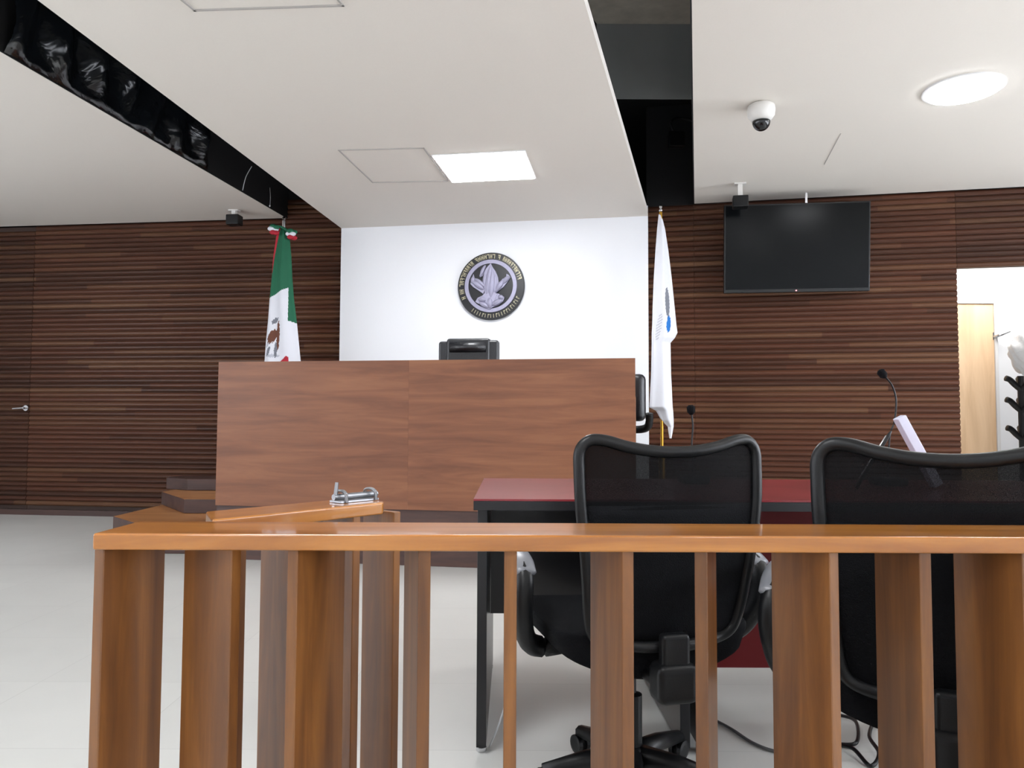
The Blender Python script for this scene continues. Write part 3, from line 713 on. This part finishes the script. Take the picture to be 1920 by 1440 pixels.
# ------------------------------------------------------------------ desks
YD = 2.36; ZD = ony(1000, 936, YD).z; xdl = ony(888, 936, YD).x
yfar = onz(1000, 897, ZD).y
print('desk', ZD, xdl, yfar)
def desk(x0, x1, label, panel, pz, handles=False):
    t = thing('desk', label, 'desk', (x0, YD, 0)); wd = x1 - x0; dp = yfar - YD
    b = B(); box(b, 0, 0, ZD - .006, wd, dp, ZD); link('worktop', b, 'red', t)
    b = B(); box(b, 0, -.003, ZD - .034, wd, dp, ZD - .0065); link('edge_band', b, 'deskblk', t)['label'] = 'black edging'
    for x in (.012, wd - .042):
        b = B(); box(b, x, .01, .02, x + .03, dp - .01, ZD - .035); link('side_panel', b, 'deskblk', t, bevel=.002)
        b = B(); lathe(b, [(.016, .001), (.016, .012), (.008, .02)], 12, Matrix.Translation((x + .015, .04, 0))); link('glide', b, 'chrome', t)
        b = B(); lathe(b, [(.016, .001), (.016, .012), (.008, .02)], 12, Matrix.Translation((x + .015, dp - .05, 0))); link('glide', b, 'chrome', t)
    b = B(); box(b, .043, dp * .45, pz, wd - .043, dp * .45 + .02, ZD - .035); link('modesty_panel', b, panel, t)
    return t
xm = ony(1300, 936, YD).x
z_red = ony(1420, 1252, YD + (yfar - YD) * .45).z; z_blk = ony(940, 1150, YD + (yfar - YD) * .45).z
print('panels', z_red, z_blk)
desk(xdl, xm, 'dark red topped desk with black sides behind the chair at the railing gap', 'deskblk', z_blk)
desk(xm + .003, xm + 1.55, 'dark red topped desk with red front panel behind the rightmost chair', 'redpanel', z_red)

# ------------------------------------------------------------------ mesh-backed office chairs at the desks
def make_chair(label):
    t = thing('office_chair', label, 'chair', (0, 0, 0), 0, 'mesh-backed swivel chairs behind the railing')
    half = [(0, .929), (.06, .932), (.12, .942), (.175, .957), (.212, .956), (.234, .93), (.236, .88), (.233, .80), (.222, .70), (.210, .60), (.200, .52), (.183, .475), (.14, .455), (.06, .45)]
    out = [(x, z) for x, z in half] + [(0, .449)] + [(-x, z) for x, z in half[:0:-1]]
    def yy(x, z): return -.25 + .6 * x * x - .05 * math.sin((z - .45) / .5 * PI) * .6 - (z - .6) * .12 if z > .45 else -.25 + .6 * x * x
    path = smoothpath([(x, yy(x, z), z) for x, z in out], 5, True)
    b = B(); tube(b, path, .0145, 12, True, upref=(0, 1, 0)); link('back_frame', b, 'blackpl', t, smooth=True)
    # a sheet spanned inside the frame, split into see-through mesh above and solid panel below
    zb_, zt_ = .45, .96
    def halfw(z):
        best = 0
        for i in range(len(half) - 1):
            (x0, z0), (x1, z1_) = half[i], half[i + 1]
            if (z0 - z) * (z1_ - z) <= 0 and z0 != z1_:
                f = (z - z0) / (z1_ - z0); best = max(best, x0 + (x1 - x0) * f)
        return best
    def sheet(za, zb2, n, off):
        b = B(); rows = []
        for i in range(n + 1):
            z = za + (zb2 - za) * i / n; hwid = max(halfw(min(z, .95)), .02)
            row = []
            for j in range(25):
                u = -1 + 2 * j / 24; x = hwid * u; ztop = z
                # under the dipped top edge
                lim = [q for q in half[:5]]
                for k in range(4):
                    if lim[k][0] <= abs(x) <= lim[k + 1][0]:
                        zl = lim[k][1] + (lim[k + 1][1] - lim[k][1]) * (abs(x) - lim[k][0]) / (lim[k + 1][0] - lim[k][0]); ztop = min(z, zl)
                row.append(b.verts.new((x, yy(x, ztop) + off, ztop)))
            rows.append(row)
        for i in range(n):
            for j in range(24):
                vs = (rows[i][j], rows[i][j + 1], rows[i + 1][j + 1], rows[i + 1][j])
                if (rows[i][j].co - rows[i + 1][j].co).length > 1e-5 or (rows[i][j + 1].co - rows[i + 1][j + 1].co).length > 1e-5: b.faces.new(vs)
        bmesh.ops.remove_doubles(b, verts=b.verts, dist=1e-5)
        return b
    link('backrest', sheet(.79, .957, 14, 0), 'mesh', t, smooth=True)['label'] = 'see-through black mesh'
    link('back_panel', sheet(.455, .80, 12, .006), 'blackfab', t, smooth=True, solid=.012)
    b = B(); box(b, -.27, -.20, .415, .27, .25, .475)
    bmesh.ops.subdivide_edges(b, edges=b.edges, cuts=3, use_grid_fill=True)
    for v in b.verts:
        x, y = v.co.x / .27, (v.co.y - .025) / .225
        if v.co.z < .44: v.co.z -= .075 * max(0, 1 - x * x * .8) ; v.co.x *= .93
        v.co.z += .012 * x * x
    link('seat', b, 'blackfab', t, smooth=True, sub=2)
    for s in (-1, 1):
        b = B()
        P_ = smoothpath([(s * .13, .03, .395), (s * .26, .0, .395), (s * .315, -.05, .44), (s * .336, -.10, .53), (s * .333, -.10, .60), (s * .325, -.03, .622), (s * .318, .06, .628)], 6)
        tube(b, P_, [.024 + .010 * math.sin(PI * i / (len(P_) - 1)) for i in range(len(P_))], 12, flat=.8, upref=(1, 0, 0))
        a = link('armrest', b, 'blackpl', t, smooth=True)
        b = B(); tube(b, smoothpath([(s * .333, -.12, .612), (s * .328, -.06, .638), (s * .32, .04, .645), (s * .314, .13, .64)], 5), [.012] + [.03] * 14 + [.012], 12, flat=.45); link('arm_pad', b, 'greypl', a, smooth=True)['label'] = 'worn grey pad'
    b = B(); box(b, -.036, -.300, .40, .036, -.262, .49); link('spine', b, 'blackpl', t, bevel=.012)
    b = B(); box(b, -.052, -.315, .325, .052, -.235, .42); link('spine_cover', b, 'blackpl', t, bevel=.02)
    b = B(); box(b, -.05, -.25, .355, .05, .10, .385); box(b, -.08, -.1, .33, .08, .08, .39); link('tilt_mechanism', b, 'blackpl', t, bevel=.01)
    b = B(); tube(b, smoothpath([(.05, 0, .36), (.15, .0, .35), (.24, -.01, .34)]), .005, 8); link('lever', b, 'chrome', t, smooth=True)
    b = B(); lathe(b, [(.03, .09), (.03, .25), (.014, .255), (.014, .34)], 20); link('gas_column', b, 'blackpl', t)
    b = B()
    for k in range(5):
        a = 2 * PI * k / 5 - 1.92; tube(b, [(0, 0, .085), (.13 * math.cos(a), .13 * math.sin(a), .08), (.25 * math.cos(a), .25 * math.sin(a), .062)], [.034, .026, .018], 10)
    lathe(b, [(.04, .06), (.045, .10), (.03, .115)], 16); link('star_base', b, 'blackpl', t, smooth=True)
    for k in range(5):
        a = 2 * PI * k / 5 - 1.92; x, y = .25 * math.cos(a), .25 * math.sin(a); b = B()
        for s in (-1, 1):
            lathe(b, [(.018, -.008), (.0265, -.006), (.0265, .006), (.018, .008)], 16, Matrix.Translation((x - math.sin(a) * .014 * s, y + math.cos(a) * .014 * s, .0275)) @ Matrix.Rotation(a, 4, 'Z') @ Matrix.Rotation(PI / 2, 4, 'X'))
        box(b, x - .012, y - .012, .03, x + .012, y + .012, .066); link('caster', b, 'blackpl', t)
    return t
ch = make_chair('black mesh-backed swivel chair between the red desk and the middle of the railing')
def place(px, Yb_, rz):        # puts the middle of the chair's back at (px, Yb_)
    p = ony(px, 850, Yb_); o = Vector((-math.sin(rz) * -.25, math.cos(rz) * -.25, 0)); return (p.x - o.x, Yb_ - o.y, 0)
r1 = math.radians(13); ch.location = place(1252, 1.93, r1); ch.rotation_euler = (0, 0, r1)
r2 = math.radians(-20)
ch2 = dup(ch, place(1772, 1.53, r2), r2, 'black mesh-backed swivel chair nearest the railing at the right edge')

# ------------------------------------------------------------------ things on the desks
def mic(bx, pts, Y, label):
    P0 = ony(bx, 860, Y); t = thing('gooseneck_microphone', label, 'microphone', (P0.x, Y, ZD + .001))
    b = B(); box(b, -.05, -.06, 0, .05, .06, .03); link('base', b, 'blackpl', t, bevel=.008)
    W = [ony(x, y, Y) - Vector((P0.x, Y, ZD + .001)) for x, y in pts]; W = [Vector((0, 0, .028))] + W
    b = B(); tube(b, smoothpath(W, 8), .0035, 8); link('stem', b, 'blackpl', t, smooth=True)
    d = (W[-1] - W[-2]).normalized(); b = B(); tube(b, [W[-1] - d * .012, W[-1], W[-1] + d * .02, W[-1] + d * .026], [.006, .0155, .0155, .008], 14); link('head', b, 'blackfab', t, smooth=True)
mic(1300, [(1297, 835), (1299, 800), (1296, 772)], 3.0, 'thin gooseneck microphone between the white flag and the rightmost chair')
mic(1664, [(1668, 820), (1677, 790), (1680, 750), (1672, 722), (1657, 704)], 2.95, 'tall gooseneck microphone left of the leaning white folder')
p0 = ony(1686, 782, 2.8); p1 = ony(1722, 848, 2.8); d = (p1 - p0).normalized(); k = (p0.z - ZD - .012) / -d.z
pe = p0 + d * k; ang = math.atan2(d.x, -d.z)
b = B(); box(b, -.017, -.02, 0, .017, .02, k); tag(link('document_folder', b, 'paper', loc=(pe.x, pe.y, pe.z), rot=(0, -ang, 0), bevel=.003), 'slim white folder leaning on the red desk behind the rightmost chair', 'folder')
b = B(); a0 = ony(1654, 836, 2.7); a1 = ony(1671, 808, 2.7); d = (a1 - a0).normalized(); k = (a1.z - ZD - .008) / d.z; s0 = a1 - d * k
tube(b, [s0, a1 - d * .02, a1], [.0055, .006, .003], 10); tube(b, [s0 + Vector((-.008, 0, .006)), a1 - d * .02 + Vector((-.008, 0, 0))], .003, 8, mi=1)
tag(link('pen', b, ['blackpl', 'chrome'], smooth=True), 'black and silver pen standing tilted behind the rightmost chair back', 'pen')

# ------------------------------------------------------------------ cables on the floor
def floorcable(pts, r, mat, label):
    b = B(); tube(b, smoothpath([onz(x, y, z) for x, y, z in pts], 8), r, 8); return tag(link('cable', b, mat, smooth=True), label, 'cable')
floorcable([(1330, 1345, .006), (1370, 1366, .006), (1410, 1392, .006), (1452, 1408, .006), (1500, 1412, .006)], .005, 'cable', 'dark cable curving on the floor under the red desk')
floorcable([(948, 1320, .18), (934, 1362, .08), (918, 1400, .006)], .003, 'wire', 'thin pale wire running down beside the left leg of the desk')
floorcable([(1570, 1340, .006), (1604, 1352, .02), (1606, 1392, .02), (1572, 1396, .006), (1600, 1404, .02), (1632, 1436, .006), (1648, 1412, .02), (1630, 1380, .02), (1642, 1352, .006), (1664, 1366, .006)], .006, 'blackpl', 'tangled black cable on the floor under the rightmost chair')

# ------------------------------------------------------------------ side room things
YK = 7.75
p = ony(1915, 760, YK)
t = thing('coat_stand', 'black coat stand with stubby pegs in the bright doorway', 'coat stand', (p.x, YK, 0))
zt = ony(1915, 705, YK).z
b = B(); tube(b, [(0, 0, .04), (0, 0, zt)], [.03, .03], 12); link('pole', b, 'blackpl', t)
for (py, s_) in ((712, 1), (752, 1), (805, 1)):
    z = ony(1900, py, YK).z
    for a in (PI, PI * .35, -PI * .35):
        b = B(); tube(b, smoothpath([(0, 0, z - .1), (.06 * math.cos(a), .06 * math.sin(a), z - .05), (.11 * math.cos(a), .11 * math.sin(a), z), (.15 * math.cos(a), .15 * math.sin(a), z + .015)]), .03, 8); link('peg', b, 'blackpl', t, smooth=True)
b = B(); lathe(b, [(.22, .001), (.22, .02), (.04, .05)], 24); link('base', b, 'blackpl', t)
b = B(); bmesh.ops.create_icosphere(b, subdivisions=4, radius=1)
for v in b.verts:
    n = v.co.normalized(); k = 1 + .12 * math.sin(n.x * 7 + n.z * 5) + .08 * math.sin(n.y * 11 - n.z * 9)
    v.co = Vector((n.x * .12, n.y * .11, n.z * .2)) * k + Vector((0, 0, .2))
tag(link('plastic_bag', b, 'bag', smooth=True, loc=(p.x + .02, YK - .02, zt + .03)), 'white plastic bag resting on top of the coat stand', 'bag')
pk = ony(1862, 632, Ys - .05)
b = B(); box(b, -.0, .0, -.03, .03, .048, .05); tube(b, smoothpath([(.015, 0, 0), (.05, -.05, .02), (.14, -.06, .06)]), .018, 8)
tag(link('coat_hook', b, 'chrome', loc=tuple(pk), bevel=0), 'pale hook on the wall right of the birch door', 'hook')
